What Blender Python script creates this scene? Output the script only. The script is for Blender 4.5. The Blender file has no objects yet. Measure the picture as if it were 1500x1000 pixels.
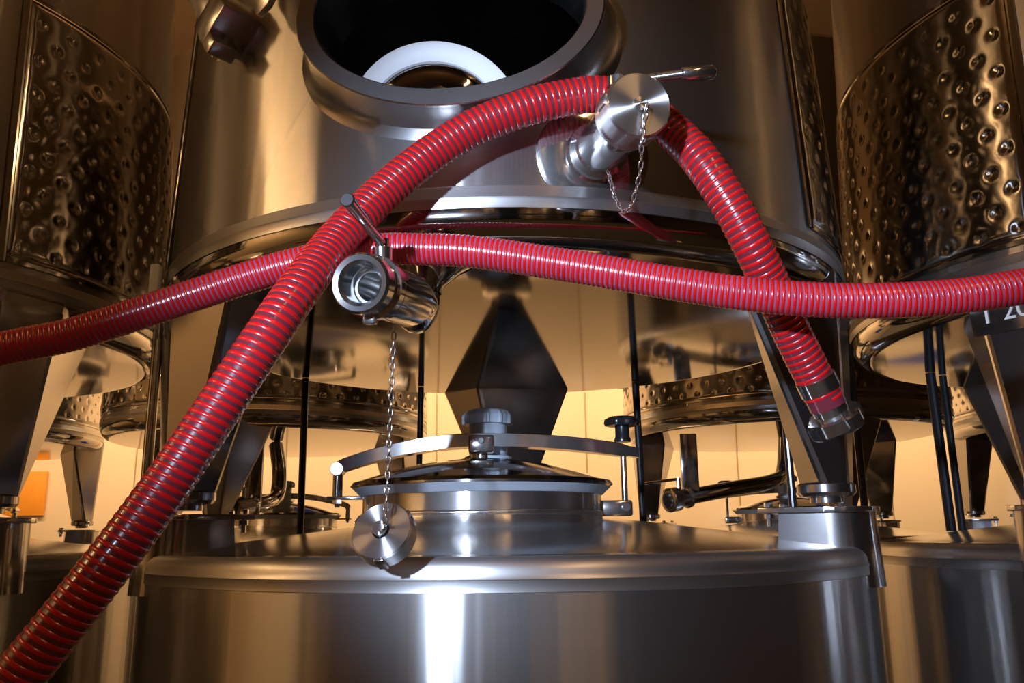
import bpy, bmesh, math, random
from mathutils import Vector, Matrix
PI = math.pi
random.seed(7)
scene = bpy.context.scene
COL = scene.collection

# ------------------------------------------------------------------ camera
FPX, PITCH, ROLL = 1235.0, 0.2225, 0.012
CAM = Vector((0.014, -1.925, 1.6))
FWD = Vector((0, math.cos(PITCH), math.sin(PITCH)))
U0 = Vector((0, -math.sin(PITCH), math.cos(PITCH)))
RGT = Vector((1, 0, 0)) * math.cos(ROLL) - U0 * math.sin(ROLL)
UPV = Vector((1, 0, 0)) * math.sin(ROLL) + U0 * math.cos(ROLL)
cam_data = bpy.data.cameras.new('camera')
cam_data.sensor_width = 36.0
cam_data.lens = 36.0 * FPX / 1500.0
cam_data.clip_start = 0.02
cam = bpy.data.objects.new('camera', cam_data)
COL.objects.link(cam)
m = Matrix((RGT, UPV, -FWD)).transposed().to_4x4()
m.translation = CAM
cam.matrix_world = m
scene.camera = cam

def at(px, py, z):
    """world point seen at photo pixel (px, py), z metres along the view axis"""
    return CAM + z * (FWD + (px - 750) / FPX * RGT - (py - 500) / FPX * UPV)

# ------------------------------------------------------------------ light
world = bpy.data.worlds.new('world'); scene.world = world
world.use_nodes = True
world.node_tree.nodes['Background'].inputs[0].default_value = (1.0, 0.62, 0.35, 1)
world.node_tree.nodes['Background'].inputs[1].default_value = 0.02
vs = scene.view_settings
vs.view_transform = 'Standard'; vs.look = 'None'; vs.gamma = 1.0; vs.exposure = 0.0
vs.use_curve_mapping = False

def area(name, loc, rot, sx, sy, power, color):
    d = bpy.data.lights.new(name, 'AREA'); d.shape = 'RECTANGLE'
    d.size = sx; d.size_y = sy; d.energy = power; d.color = color
    o = bpy.data.objects.new(name, d); COL.objects.link(o)
    o.location = loc; o.rotation_euler = rot
    return o
WARM = (1.0, 0.66, 0.36)
# long lamp tubes under the ceiling of the hall, then added unseen lights
area('back_aisle_lamp', (0.0, 3.55, 3.3), (math.radians(30), 0, 0), 9.0, 0.2, 190, WARM)
area('side_aisle_lamp', (-5.2, -2.3, 4.2), (0, math.radians(-15), math.radians(90)), 2.4, 0.25, 85, (1.0, 0.58, 0.25))
area('added_streak_light', (1.6, -4.4, 4.6), (0, 0, math.radians(90)), 3.0, 0.2, 34, (1.0, 0.58, 0.25))  # added light, draws warm streaks on the brushed steel
area('added_ceiling_fill', (-1.3, 0.9, 4.55), (PI, 0, 0), 1.6, 0.5, 55, (1.0, 0.58, 0.25))  # added fill, brightens the ceiling for the upward reflections
area('added_ceiling_fill', (-0.2, -3.6, 4.55), (PI, 0, 0), 1.2, 0.4, 16, (1.0, 0.58, 0.25))  # another added ceiling fill, over the front aisle
# the photographer's flash, held up to the left of the camera
fl = bpy.data.lights.new('flash', 'SPOT'); fl.energy = 400; fl.color = (0.60, 0.74, 1.0)
fl.shadow_soft_size = 0.05; fl.spot_size = math.radians(34); fl.spot_blend = 0.75
flash = bpy.data.objects.new('flash', fl); COL.objects.link(flash)
flash.location = (-0.72, -2.83, 2.02)
flash.rotation_euler = (Vector((0.17, -0.72, 1.91)) - flash.location).to_track_quat('-Z', 'Y').to_euler()

# ------------------------------------------------------------------ materials
MATS = {}
def nodes_of(name):
    mt = bpy.data.materials.new(name); mt.use_nodes = True
    nt = mt.node_tree
    return mt, nt, nt.nodes['Principled BSDF']

def steel(name, col=(0.60, 0.585, 0.57), rough=0.22, aniso=0.0, lines=0.0, blotch=0.05, grain=(3, 3, 260), wave=0.0, haze=0.0):
    mt, nt, b = nodes_of(name)
    b.inputs['Metallic'].default_value = 1
    tc = nt.nodes.new('ShaderNodeTexCoord')
    mp = nt.nodes.new('ShaderNodeMapping'); mp.inputs['Scale'].default_value = grain
    nt.links.new(tc.outputs['Object'], mp.inputs[0])
    n1 = nt.nodes.new('ShaderNodeTexNoise'); n1.inputs['Scale'].default_value = 1.0; n1.inputs['Detail'].default_value = 4
    nt.links.new(mp.outputs[0], n1.inputs['Vector'])
    n2 = nt.nodes.new('ShaderNodeTexNoise'); n2.inputs['Scale'].default_value = 6.0; n2.inputs['Detail'].default_value = 5
    nt.links.new(tc.outputs['Object'], n2.inputs['Vector'])
    r = nt.nodes.new('ShaderNodeMapRange')
    r.inputs[3].default_value = max(0.02, rough - blotch); r.inputs[4].default_value = rough + blotch
    nt.links.new(n2.outputs[0], r.inputs[0]); nt.links.new(r.outputs[0], b.inputs['Roughness'])
    cr = nt.nodes.new('ShaderNodeMapRange'); cr.inputs[3].default_value = 0.9; cr.inputs[4].default_value = 1.06
    nt.links.new(n1.outputs[0], cr.inputs[0])
    mx = nt.nodes.new('ShaderNodeVectorMath'); mx.operation = 'SCALE'
    mx.inputs[0].default_value = col; nt.links.new(cr.outputs[0], mx.inputs['Scale'])
    nt.links.new(mx.outputs[0], b.inputs['Base Color'])
    if aniso:
        b.inputs['Anisotropic'].default_value = aniso
        b.inputs['Anisotropic Rotation'].default_value = 0.25
        tg = nt.nodes.new('ShaderNodeTangent'); tg.direction_type = 'RADIAL'; tg.axis = 'Z'
        nt.links.new(tg.outputs[0], b.inputs['Tangent'])
    if lines:
        bp = nt.nodes.new('ShaderNodeBump'); bp.inputs['Strength'].default_value = lines; bp.inputs['Distance'].default_value = 0.002
        nt.links.new(n1.outputs[0], bp.inputs['Height']); nt.links.new(bp.outputs[0], b.inputs['Normal'])
    if haze:
        g = nt.nodes.new('ShaderNodeBsdfPrincipled'); g.inputs['Metallic'].default_value = 1; g.inputs['Roughness'].default_value = 0.52
        nt.links.new(mx.outputs[0], g.inputs['Base Color'])
        ms = nt.nodes.new('ShaderNodeMixShader'); ms.inputs[0].default_value = haze
        nt.links.new(b.outputs[0], ms.inputs[1]); nt.links.new(g.outputs[0], ms.inputs[2])
        nt.links.new(ms.outputs[0], nt.nodes['Material Output'].inputs['Surface'])
    if wave:
        mp2 = nt.nodes.new('ShaderNodeMapping'); mp2.inputs['Scale'].default_value = (16, 16, 0.5)
        nt.links.new(tc.outputs['Object'], mp2.inputs[0])
        n3 = nt.nodes.new('ShaderNodeTexNoise'); n3.inputs['Scale'].default_value = 1.0; n3.inputs['Detail'].default_value = 2
        nt.links.new(mp2.outputs[0], n3.inputs['Vector'])
        b2 = nt.nodes.new('ShaderNodeBump'); b2.inputs['Strength'].default_value = wave; b2.inputs['Distance'].default_value = 0.004
        nt.links.new(n3.outputs[0], b2.inputs['Height']); nt.links.new(b2.outputs[0], b.inputs['Normal'])
    MATS[name] = mt
    return mt

def plain(name, col, rough=0.5, metal=0.0, coat=0.0, noise=0.12, scale=8.0, spec=0.5, sss=0.0):
    mt, nt, b = nodes_of(name)
    tc = nt.nodes.new('ShaderNodeTexCoord')
    n = nt.nodes.new('ShaderNodeTexNoise'); n.inputs['Scale'].default_value = scale; n.inputs['Detail'].default_value = 5
    nt.links.new(tc.outputs['Object'], n.inputs['Vector'])
    r = nt.nodes.new('ShaderNodeMapRange'); r.inputs[3].default_value = 1 - noise; r.inputs[4].default_value = 1 + noise
    nt.links.new(n.outputs[0], r.inputs[0])
    mx = nt.nodes.new('ShaderNodeVectorMath'); mx.operation = 'SCALE'; mx.inputs[0].default_value = col
    nt.links.new(r.outputs[0], mx.inputs['Scale']); nt.links.new(mx.outputs[0], b.inputs['Base Color'])
    b.inputs['Roughness'].default_value = rough; b.inputs['Metallic'].default_value = metal
    b.inputs['Coat Weight'].default_value = coat; b.inputs['Coat Roughness'].default_value = 0.12
    b.inputs['Specular IOR Level'].default_value = spec
    if sss:
        b.inputs['Subsurface Weight'].default_value = sss; b.inputs['Subsurface Radius'].default_value = (0.01, 0.003, 0.003)
        b.inputs['Subsurface Scale'].default_value = 0.6
    MATS[name] = mt
    return mt

M_BRUSH = steel('brushed_steel_wall', rough=0.25, aniso=1.0, lines=0.0, blotch=0.012, wave=0.42, haze=0.13)
M_BAND = steel('ground_steel_band', col=(0.62, 0.61, 0.60), rough=0.36, aniso=0.7, lines=0.08, grain=(5, 5, 420), blotch=0.03, haze=0.18)
M_MIRROR = steel('mirror_steel', col=(0.60, 0.585, 0.57), rough=0.07, blotch=0.03)
M_JACKET = steel('dimple_jacket_steel', col=(0.56, 0.54, 0.52), rough=0.12, blotch=0.03)
M_ROOF = steel('roof_steel', col=(0.56, 0.55, 0.54), rough=0.18, blotch=0.03, haze=0.04)
M_LEG = steel('leg_steel', col=(0.50, 0.48, 0.475), rough=0.15, blotch=0.03, haze=0.08)
M_CHROME = steel('polished_fitting_steel', col=(0.72, 0.72, 0.72), rough=0.11, blotch=0.03, haze=0.06)
M_CAP = steel('turned_cap_steel', col=(0.66, 0.65, 0.65), rough=0.34, aniso=1.0, blotch=0.02, haze=0.12)
M_COLLAR = steel('satin_collar_steel', col=(0.50, 0.49, 0.49), rough=0.25, blotch=0.03)
M_WELD = steel('weld_bead_steel', col=(0.66, 0.63, 0.60), rough=0.28, blotch=0.1)
M_RIB = plain('red_spiral_rib', (0.56, 0.008, 0.010), rough=0.30, coat=0.5, noise=0.08, scale=20)
M_WALL_HOSE = plain('pink_clear_hose_wall', (0.15, 0.022, 0.034), rough=0.25, coat=0.6, noise=0.1, scale=30)
M_WALL_HOSE_B = plain('mauve_clear_hose_wall', (0.34, 0.075, 0.14), rough=0.25, coat=0.6, noise=0.1, scale=30)
M_GREY = plain('grey_plastic', (0.46, 0.52, 0.58), rough=0.35, noise=0.04)
M_RUBBER = plain('grey_rubber_seal', (0.36, 0.40, 0.45), rough=0.55, noise=0.06)
M_WHITE = plain('white_gasket_rubber', (0.78, 0.80, 0.82), rough=0.45, noise=0.04)
M_BLACK = plain('black_plastic', (0.012, 0.012, 0.014), rough=0.22, noise=0.1)
M_PLASTER = plain('beige_plaster', (0.74, 0.60, 0.42), rough=0.85, noise=0.07, scale=1.4)
M_DIM = plain('shade_brown_wall', (0.10, 0.075, 0.055), rough=0.8, noise=0.2, scale=2.0)  # shade of the unlit hall put into the base colour
M_FLOOR = plain('concrete_floor', (0.12, 0.11, 0.10), rough=0.6, noise=0.2, scale=2.0)
M_CEIL = plain('timber_ceiling', (0.34, 0.25, 0.17), rough=0.9)
M_BLUE = plain('blue_board', (0.02, 0.06, 0.42), rough=0.5)
M_ORANGE = plain('orange_plastic', (0.85, 0.33, 0.03), rough=0.5)
M_WOOD = plain('yellow_timber', (0.62, 0.38, 0.10), rough=0.6, noise=0.2, scale=12)
M_LETTER = plain('etched_lettering', (0.75, 0.72, 0.68), rough=0.5)
M_DARK = plain('dark_rubber_foot', (0.02, 0.02, 0.02), rough=0.5)

# ------------------------------------------------------------------ mesh helpers
class MB:
    def __init__(s): s.v = []; s.f = []
    def add(s, vs, fs):
        o = len(s.v); s.v += [tuple(v) for v in vs]; s.f += [tuple(i + o for i in f) for f in fs]
        return s
    def mesh(s, name, mat, angle=35):
        me = bpy.data.meshes.new(name); me.from_pydata(s.v, [], s.f); me.update()
        bm = bmesh.new(); bm.from_mesh(me); bmesh.ops.recalc_face_normals(bm, faces=bm.faces); bm.to_mesh(me); bm.free()
        me.materials.append(mat)
        me.polygons.foreach_set('use_smooth', [True] * len(me.polygons))
        me.set_sharp_from_angle(angle=math.radians(angle))
        return me
    def build(s, name, mat, parent=None, angle=24):
        return link(name, s.mesh(name, mat, angle), parent)

def link(name, me, parent=None):
    o = bpy.data.objects.new(name, me); COL.objects.link(o)
    if parent is not None: o.parent = parent
    return o

def frame(axis):
    a = Vector(axis).normalized()
    h = Vector((0, 0, 1)) if abs(a.z) < 0.9 else Vector((1, 0, 0))
    x = h.cross(a).normalized(); y = a.cross(x).normalized()
    return x, y, a

def lathe(mb, prof, segs=48, org=(0, 0, 0), axis=(0, 0, 1), a0=0.0, a1=2 * PI, cap0=False, cap1=False):
    """prof = [(radius, height)...] turned about an axis"""
    x, y, a = frame(axis); org = Vector(org); full = abs(a1 - a0 - 2 * PI) < 1e-6
    n = segs if full else segs + 1
    vs, fs = [], []
    for r, h in prof:
        for i in range(n):
            t = a0 + (a1 - a0) * i / segs
            vs.append(org + a * h + (x * math.cos(t) + y * math.sin(t)) * r)
    for j in range(len(prof) - 1):
        for i in range(segs):
            i2 = (i + 1) % n
            fs.append((j * n + i, j * n + i2, (j + 1) * n + i2, (j + 1) * n + i))
    if cap0: fs.append(tuple(range(n))[::-1])
    if cap1: fs.append(tuple((len(prof) - 1) * n + i for i in range(n)))
    return mb.add(vs, fs)

def box(mb, cx, cy, cz, sx, sy, sz, mat=None, bevel=0.0):
    bm = bmesh.new(); bmesh.ops.create_cube(bm, size=1)
    for v in bm.verts: v.co = Vector((v.co.x * sx, v.co.y * sy, v.co.z * sz))
    if bevel: bmesh.ops.bevel(bm, geom=bm.edges[:], offset=bevel, segments=2, affect='EDGES', profile=0.5)
    M = mat or Matrix.Identity(4)
    bm.verts.index_update()
    vs = [M @ (v.co + Vector((cx, cy, cz))) for v in bm.verts]
    fs = [[v.index for v in f.verts] for f in bm.faces]; bm.free()
    return mb.add(vs, fs)

def basis(org, x, y, z):
    M = Matrix((Vector(x), Vector(y), Vector(z))).transposed().to_4x4(); M.translation = Vector(org); return M

def prism(mb, lo, hi, bevel=0.0):
    """loft between two closed polygons of the same length, capped"""
    bm = bmesh.new(); n = len(lo)
    a = [bm.verts.new(p) for p in lo]; b = [bm.verts.new(p) for p in hi]
    for i in range(n): bm.faces.new((a[i], a[(i + 1) % n], b[(i + 1) % n], b[i]))
    bm.faces.new(a[::-1]); bm.faces.new(b)
    if bevel: bmesh.ops.bevel(bm, geom=bm.edges[:], offset=bevel, segments=2, affect='EDGES', profile=0.5, clamp_overlap=True)
    bm.verts.index_update()
    vs = [v.co.copy() for v in bm.verts]; fs = [[v.index for v in f.verts] for f in bm.faces]; bm.free()
    return mb.add(vs, fs)

def spline(pts, step):
    """Catmull-Rom through pts, resampled at an even step"""
    P = [Vector(p) for p in pts]; P = [P[0] * 2 - P[1]] + P + [P[-1] * 2 - P[-2]]
    dense = []
    for i in range(1, len(P) - 2):
        p0, p1, p2, p3 = P[i - 1:i + 3]
        for k in range(40):
            t = k / 40
            dense.append(0.5 * ((2 * p1) + (p2 - p0) * t + (2 * p0 - 5 * p1 + 4 * p2 - p3) * t * t + (3 * p1 - p0 - 3 * p2 + p3) * t ** 3))
    dense.append(P[-2]); out = [dense[0]]; acc = 0.0
    for a, b in zip(dense, dense[1:]):
        d = (b - a).length
        while acc + d >= step:
            t = (step - acc) / d; a = a.lerp(b, t); out.append(a.copy()); d = (b - a).length; acc = 0.0
        acc += d
    return out

def frames_along(path):
    fr = []; up = Vector((0.3, -0.9, 0.3))
    for i, p in enumerate(path):
        t = (path[min(i + 1, len(path) - 1)] - path[max(i - 1, 0)]).normalized()
        up = (up - t * up.dot(t)).normalized(); fr.append((p, up.copy(), t.cross(up), t))
    return fr

def tube(mb, path, r, segs=16, caps=True):
    fr = frames_along(path); vs, fs = [], []
    for p, u, w, t in fr:
        for k in range(segs):
            a = 2 * PI * k / segs; vs.append(p + (u * math.cos(a) + w * math.sin(a)) * r)
    for j in range(len(fr) - 1):
        for k in range(segs):
            k2 = (k + 1) % segs; fs.append((j * segs + k, j * segs + k2, (j + 1) * segs + k2, (j + 1) * segs + k))
    if caps:
        fs.append(tuple(range(segs))[::-1]); fs.append(tuple((len(fr) - 1) * segs + k for k in range(segs)))
    return mb.add(vs, fs)

def helix_band(mb, path, r, pitch, width, height, segs=28):
    """spiral rib wound round a hose, standing slightly proud of it"""
    fr = frames_along(path); step = (path[1] - path[0]).length
    L = step * (len(path) - 1); turns = int(L / pitch) - 1; vs, fs = [], []
    prof = [(-0.5, 0.0), (-0.32, 0.85), (0.0, 1.0), (0.32, 0.85), (0.5, 0.0)]
    def sample(s):
        q = min(max(s / step, 0), len(fr) - 1.001); i = int(q); t = q - i
        A, B = fr[i], fr[i + 1]
        return A[0].lerp(B[0], t), A[1].lerp(B[1], t), A[2].lerp(B[2], t)
    N = turns * segs
    for k in range(N + 1):
        a = 2 * PI * k / segs; s0 = pitch * (0.5 + k / segs)
        for dx, dh in prof:
            p, u, w = sample(s0 + dx * width)
            vs.append(p + (u * math.cos(a) + w * math.sin(a)) * (r - 0.0012 + (height + 0.0012) * dh))
    n = len(prof)
    for k in range(N):
        for j in range(n - 1): fs.append((k * n + j, k * n + j + 1, (k + 1) * n + j + 1, (k + 1) * n + j))
    return mb.add(vs, fs)

def empty(name, loc=(0, 0, 0), rz=0.0):
    o = bpy.data.objects.new(name, None); COL.objects.link(o); o.location = loc; o.rotation_euler = (0, 0, rz)
    o.empty_display_size = 0.1
    return o
def tag(o, label, cat, group=None):
    o['label'] = label; o['category'] = cat
    if group: o['group'] = group
    return o
def struct(o, label=None):
    o['kind'] = 'structure'
    if label: o['label'] = label
    return o
def copy_tree(o, parent=None, skip=()):
    c = o.copy(); COL.objects.link(c); c.parent = parent
    for ch in list(o.children):
        if ch.name.split('.')[0] not in skip: copy_tree(ch, c, skip)
    return c

def link_mesh(length=0.0132, width=0.0078, wire=0.0012):
    """one oval chain link, long axis along z"""
    mb = MB(); path = []
    hw = width / 2 - wire; hl = length / 2 - hw - wire
    for k in range(6): a = PI * k / 5; path.append((hw * math.cos(a), 0, hl + hw * math.sin(a)))
    for k in range(6): a = PI + PI * k / 5; path.append((hw * math.cos(a), 0, -hl + hw * math.sin(a)))
    vs, fs = [], []; n = len(path); sg = 6
    for i, p in enumerate(path):
        t = (Vector(path[(i + 1) % n]) - Vector(path[i - 1])).normalized(); u = Vector((0, 1, 0)); w = t.cross(u)
        for k in range(sg):
            a = 2 * PI * k / sg; vs.append(Vector(p) + (u * math.cos(a) + w * math.sin(a)) * wire)
    for i in range(n):
        for k in range(sg):
            fs.append((i * sg + k, i * sg + (k + 1) % sg, ((i + 1) % n) * sg + (k + 1) % sg, ((i + 1) % n) * sg + k))
    mb.add(vs, fs)
    return mb.mesh('chain_link', M_CHROME, 80)
LINK = link_mesh()
def chain(path_pts, parent, origin=Vector((0, 0, 0)), pitch=0.0102):
    path = spline(path_pts, pitch); fr = frames_along(path)
    for i, (p, u, w, t) in enumerate(fr):
        o = link('chain_link', LINK, parent)
        x, y = (u, w) if i % 2 == 0 else (w, -u)
        o.matrix_local = basis(p - origin, x, t.cross(x), t)

# ------------------------------------------------------------------ the room
def slab(name, x0, x1, y0, y1, z0, z1, mat, label):
    mb = MB(); box(mb, (x0 + x1) / 2, (y0 + y1) / 2, (z0 + z1) / 2, x1 - x0, y1 - y0, z1 - z0)
    return struct(mb.build(name, mat), label)
XL, XR, YB, YF, ZC = -6.5, 6.5, 4.75, -8.2, 5.4
slab('floor', XL, XR, YF, YB, -0.15, 0.0, M_FLOOR, 'grey concrete floor of the tank hall')
slab('ceiling', XL, XR, YF, YB, ZC, ZC + 0.15, M_CEIL, 'brown ceiling of the tank hall')
wb = slab('wall_back', XL, XR, YB, YB + 0.2, 0, ZC, M_PLASTER, 'beige panelled wall behind the tanks')
slab('wall_front', XL, XR, YF - 0.2, YF, 0, ZC, M_DIM, 'wall across the aisle, coloured dark brown for shade')  # dark colour keeps reflections of the unlit hall dark
slab('wall_left', XL - 0.2, XL, YF, YB, 0, ZC, M_PLASTER, 'beige side wall')
slab('wall_right', XR, XR + 0.2, YF, YB, 0, ZC, M_DIM, 'side wall, coloured dark brown for shade')  # unlit side of the hall, darkened by its colour
for k in range(11):      # wall panels with recessed joints
    mb = MB(); box(mb, -5.9 + 1.18 * k, YB - 0.009, 1.35, 1.168, 0.018, 2.68, bevel=0.004)
    mb.build('wall_panel', M_PLASTER, wb)
for k in range(11):
    mb = MB(); box(mb, -5.9 + 1.18 * k, YB - 0.009, 4.05, 1.168, 0.018, 2.66, bevel=0.004)
    mb.build('wall_panel', M_PLASTER if k < 5 else M_DIM, wb)  # upper right panels coloured dark in place of unlit wall

# ------------------------------------------------------------------ tank parts (built once, mesh data shared)
ZB = 2.108; RU = 0.7425; TAP = 0.04
def r_up(z): return RU - TAP * (z - ZB)
Z_TOP = 3.75
JZ0, JZ1, JPHI = 2.135, 2.70, math.radians(55)

def wall_mesh(hole=None):
    """upper tank wall; hole = (phi, z, a, b) leaves an oval opening"""
    mb = MB(); segs = 200; zs = [ZB + 0.02 * i for i in range(int((Z_TOP - ZB) / 0.02) + 1)]
    vs, fs = [], []
    for z in zs:
        for i in range(segs):
            t = 2 * PI * i / segs; r = r_up(z); vs.append((r * math.sin(t), -r * math.cos(t), z))
    for j in range(len(zs) - 1):
        for i in range(segs):
            if hole:
                ph, hz, a, b = hole; t = 2 * PI * (i + .5) / segs; d = (t - ph + PI) % (2 * PI) - PI
                z = (zs[j] + zs[j + 1]) / 2
                if (math.sin(d) * r_up(z) / a) ** 2 + ((z - hz) / b) ** 2 < 1 and abs(d) < 1: continue
            i2 = (i + 1) % segs
            fs.append((j * segs + i, j * segs + i2, (j + 1) * segs + i2, (j + 1) * segs + i))
    mb.add(vs, fs)
    rt = r_up(zs[-1])
    lathe(mb, [(rt, zs[-1]), (rt - 0.04, zs[-1] + 0.04), (0.3, zs[-1] + 0.16), (0.3, zs[-1] + 0.3), (0.001, zs[-1] + 0.3)], 96)
    return mb.mesh('tank_wall', M_BRUSH, 40)

def bottom_profile():
    pr = [(RU + 0.0015, ZB), (RU + 0.003, ZB - 0.002), (RU + 0.003, ZB - 0.017), (RU + 0.0048, ZB - 0.019), (RU + 0.003, ZB - 0.022), (RU + 0.003, ZB - 0.036)]
    return pr
def knuckle_profile():
    pr = []; rk = 0.048; rc, zc = RU + 0.001 - rk, ZB - 0.036
    for k in range(13):
        a = PI / 2 * k / 12; pr.append((rc + rk * math.cos(a), zc - rk * math.sin(a)))
    return pr
def under_profile():
    rc = RU + 0.001 - 0.048; z0 = ZB - 0.036 - 0.048; pr = []
    for k in range(25):
        q = 1 - k / 24; r = rc * q
        pr.append((max(r, 0.001), z0 - DISH * (1 - q * q) ))
    return pr
DISH = 0.010
mb = MB(); lathe(mb, bottom_profile(), 160); ME_BAND = mb.mesh('rim_band', M_BAND, 50)
mb = MB(); lathe(mb, knuckle_profile(), 160); ME_KNUCKLE = mb.mesh('rim_knuckle', M_MIRROR, 60)
mb = MB(); lathe(mb, under_profile(), 160); ME_UNDER = mb.mesh('tank_bottom', M_MIRROR, 60)

def jacket_mesh():
    """pillow plate jacket pressed with staggered dimples, open at the front of the tank"""
    mb = MB(); dphi = 0.0050 / RU; nphi = int((2 * PI - 2 * JPHI) / dphi); nz = int((JZ1 - JZ0) / 0.0046)
    vs, fs = [], []
    sx, sz = 0.074, 0.0415
    for j in range(nz + 1):
        z = JZ0 + (JZ1 - JZ0) * j / nz; r0 = r_up(z)
        for i in range(nphi + 1):
            ph = JPHI + (2 * PI - 2 * JPHI) * i / nphi; s = ph * RU
            e = min(j, nz - j) * 0.0046; e2 = min(i, nphi - i) * 0.0050
            edge = min(1, min(e, e2) / 0.016); h = 0.0062 * math.sin(edge * PI / 2)
            row = round((z - JZ0 - 0.02) / sz); dip = 0
            for rr in (row - 1, row, row + 1):
                off = 0.5 * sx if rr % 2 else 0.0
                q = round((s - off) / sx) * sx + off; zz = JZ0 + 0.02 + rr * sz
                if zz < JZ0 + 0.012 or zz > JZ1 - 0.012: continue
                d = math.hypot(s - q, z - zz); dip += math.exp(-(d / 0.0082) ** 2) + 0.09 * math.exp(-(d / 0.020) ** 2)
                if d < 0.0045: dip -= 0.25 * (1 - d / 0.0045)
            h -= 0.0040 * dip * edge
            r = r0 + 0.0015 + max(h, 0.0002); vs.append((r * math.sin(ph), -r * math.cos(ph), z))
    n = nphi + 1
    for j in range(nz):
        for i in range(nphi): fs.append((j * n + i, j * n + i + 1, (j + 1) * n + i + 1, (j + 1) * n + i))
    mb.add(vs, fs)
    return mb.mesh('dimple_jacket', M_JACKET, 80)
ME_JACKET = jacket_mesh()
def jacket_seam_mesh():
    """welded strip with tack beads round the jacket"""
    mb = MB()
    for s in (1, -1):
        vs, fs = [], []
        for j in range(29):
            z = JZ0 - 0.012 + (JZ1 - JZ0 + 0.024) * j / 28
            for dp, h in ((-0.016, 0.0005), (-0.0145, 0.003), (-0.003, 0.003), (0.0, 0.0045), (0.003, 0.003)):
                ph = s * (JPHI + dp / RU); r = r_up(z) + 0.001 + h
                vs.append((r * math.sin(ph), -r * math.cos(ph), z))
        for j in range(28):
            for i in range(4): fs.append((j * 5 + i, j * 5 + i + 1, j * 5 + i + 6, j * 5 + i + 5))
        mb.add(vs, fs)
    for z in (JZ0, JZ1):
        g = -1 if z == JZ0 else 1; vs, fs = [], []; n = 140
        for i in range(n + 1):
            ph = JPHI + (2 * PI - 2 * JPHI) * i / n
            for dz, h in ((0.013, 0.0005), (0.012, 0.003), (0.003, 0.003), (0.0, 0.0045), (-0.003, 0.003)):
                r = r_up(z) + 0.001 + h; vs.append((r * math.sin(ph), -r * math.cos(ph), z + g * dz))
        for i in range(n):
            for k in range(4): fs.append((i * 5 + k, i * 5 + k + 1, i * 5 + k + 6, i * 5 + k + 5))
        mb.add(vs, fs)
    return mb.mesh('jacket_seam', M_JACKET, 24)
ME_SEAM = jacket_seam_mesh()
def bead_mesh():
    mb = MB(); vs, fs = [], []
    lathe(mb, [(0.0001, 0.0016), (0.0014, 0.0012), (0.002, 0.0)], 6)
    return mb.mesh('tack_weld', M_WELD, 80)
ME_BEAD = bead_mesh()

# legs: folded sheet wedges, wide under the tank, ending in a round foot
LEG_TOP = [(0.747, -0.07), (0.747, 0.07), (0.665, 0.205), (0.55, 0.09), (0.60, -0.19)]
Z_FOOT = 1.668
def leg_mesh():
    mb = MB(); hi, lo = [], []
    for r, t in LEG_TOP: hi.append(Vector((t, -r, 2.074 if r > 0.7 else 2.03)))
    for r, t in ((0.728, -0.03), (0.728, 0.03), (0.69, 0.05), (0.632, 0.018), (0.69, -0.05)): lo.append(Vector((t, -r, Z_FOOT)))
    prism(mb, lo, hi, bevel=0.010)
    return mb.mesh('leg', M_LEG, 9)
ME_LEG = leg_mesh()
def foot_mesh():
    mb = MB(); lathe(mb, [(0.0, 0.014), (0.046, 0.014), (0.052, 0.010), (0.052, -0.004), (0.047, -0.010), (0.036, -0.011), (0.03, -0.013), (0.03, -0.022), (0.0, -0.022)], 40, org=(0, -0.683, Z_FOOT))
    return mb.mesh('leg_foot', M_LEG, 24)
ME_FOOT = foot_mesh()
mb = MB()
lathe(mb, [(0.012, 0.015), (0.012, 0.42), (0.001, 0.42)], 12, org=(0.10, -0.70, 1.64))
ME_ROD = mb.mesh('level_rod', M_CHROME, 40)

def upper_tank(wall_me, loc, rz, leg_angles=(60, 180, -60)):
    t = empty('upper_tank', loc, rz)
    link('tank_wall', wall_me, t); link('rim_band', ME_BAND, t); link('rim_knuckle', ME_KNUCKLE, t)
    link('tank_bottom', ME_UNDER, t); j = link('dimple_jacket', ME_JACKET, t); link('jacket_seam', ME_SEAM, j)
    for a in leg_angles:
        l = link('leg', ME_LEG, t); l.rotation_euler = (0, 0, math.radians(a)); link('foot_collar', ME_FOOT, l)
    return t

# lower tanks
ZL = 1.5205; RL = 0.75
def lower_body_mesh():
    mb = MB(); lathe(mb, [(0.0, 0.16), (0.70, 0.18), (RL - 0.012, 0.2), (RL, 0.24)] + [(RL, 0.24 + (ZL - 0.24) * k / 20) for k in range(1, 21)], 200)
    return mb.mesh('tank_wall', M_BRUSH, 40)
ME_LBODY = lower_body_mesh()
mb = MB(); lathe(mb, [(RL, ZL), (RL + 0.0022, ZL + 0.001), (RL + 0.0022, ZL + 0.016), (RL + 0.0036, ZL + 0.018), (RL + 0.0022, ZL + 0.0205), (RL + 0.001, ZL + 0.026)] +
      [(RL + 0.001 - 0.022 * (1 - math.cos(a)), ZL + 0.026 + 0.022 * math.sin(a)) for a in [PI / 2 * k / 8 for k in range(1, 9)]], 200)
ME_LBAND = mb.mesh('rim_band', M_BAND, 45)
Z_RIM = ZL + 0.048; ROOF_S = 0.122
mb = MB(); lathe(mb, [(RL - 0.021, Z_RIM), (RL - 0.03, Z_RIM - 0.0015)] + [(r, Z_RIM + (RL - 0.03 - r) * ROOF_S) for r in (0.70, 0.6, 0.5, 0.4, 0.3, 0.2, 0.1, 0.001)], 160)
ME_LROOF = mb.mesh('tank_roof', M_ROOF, 40)
def z_roof(r): return Z_RIM + (RL - 0.03 - r) * ROOF_S
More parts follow.
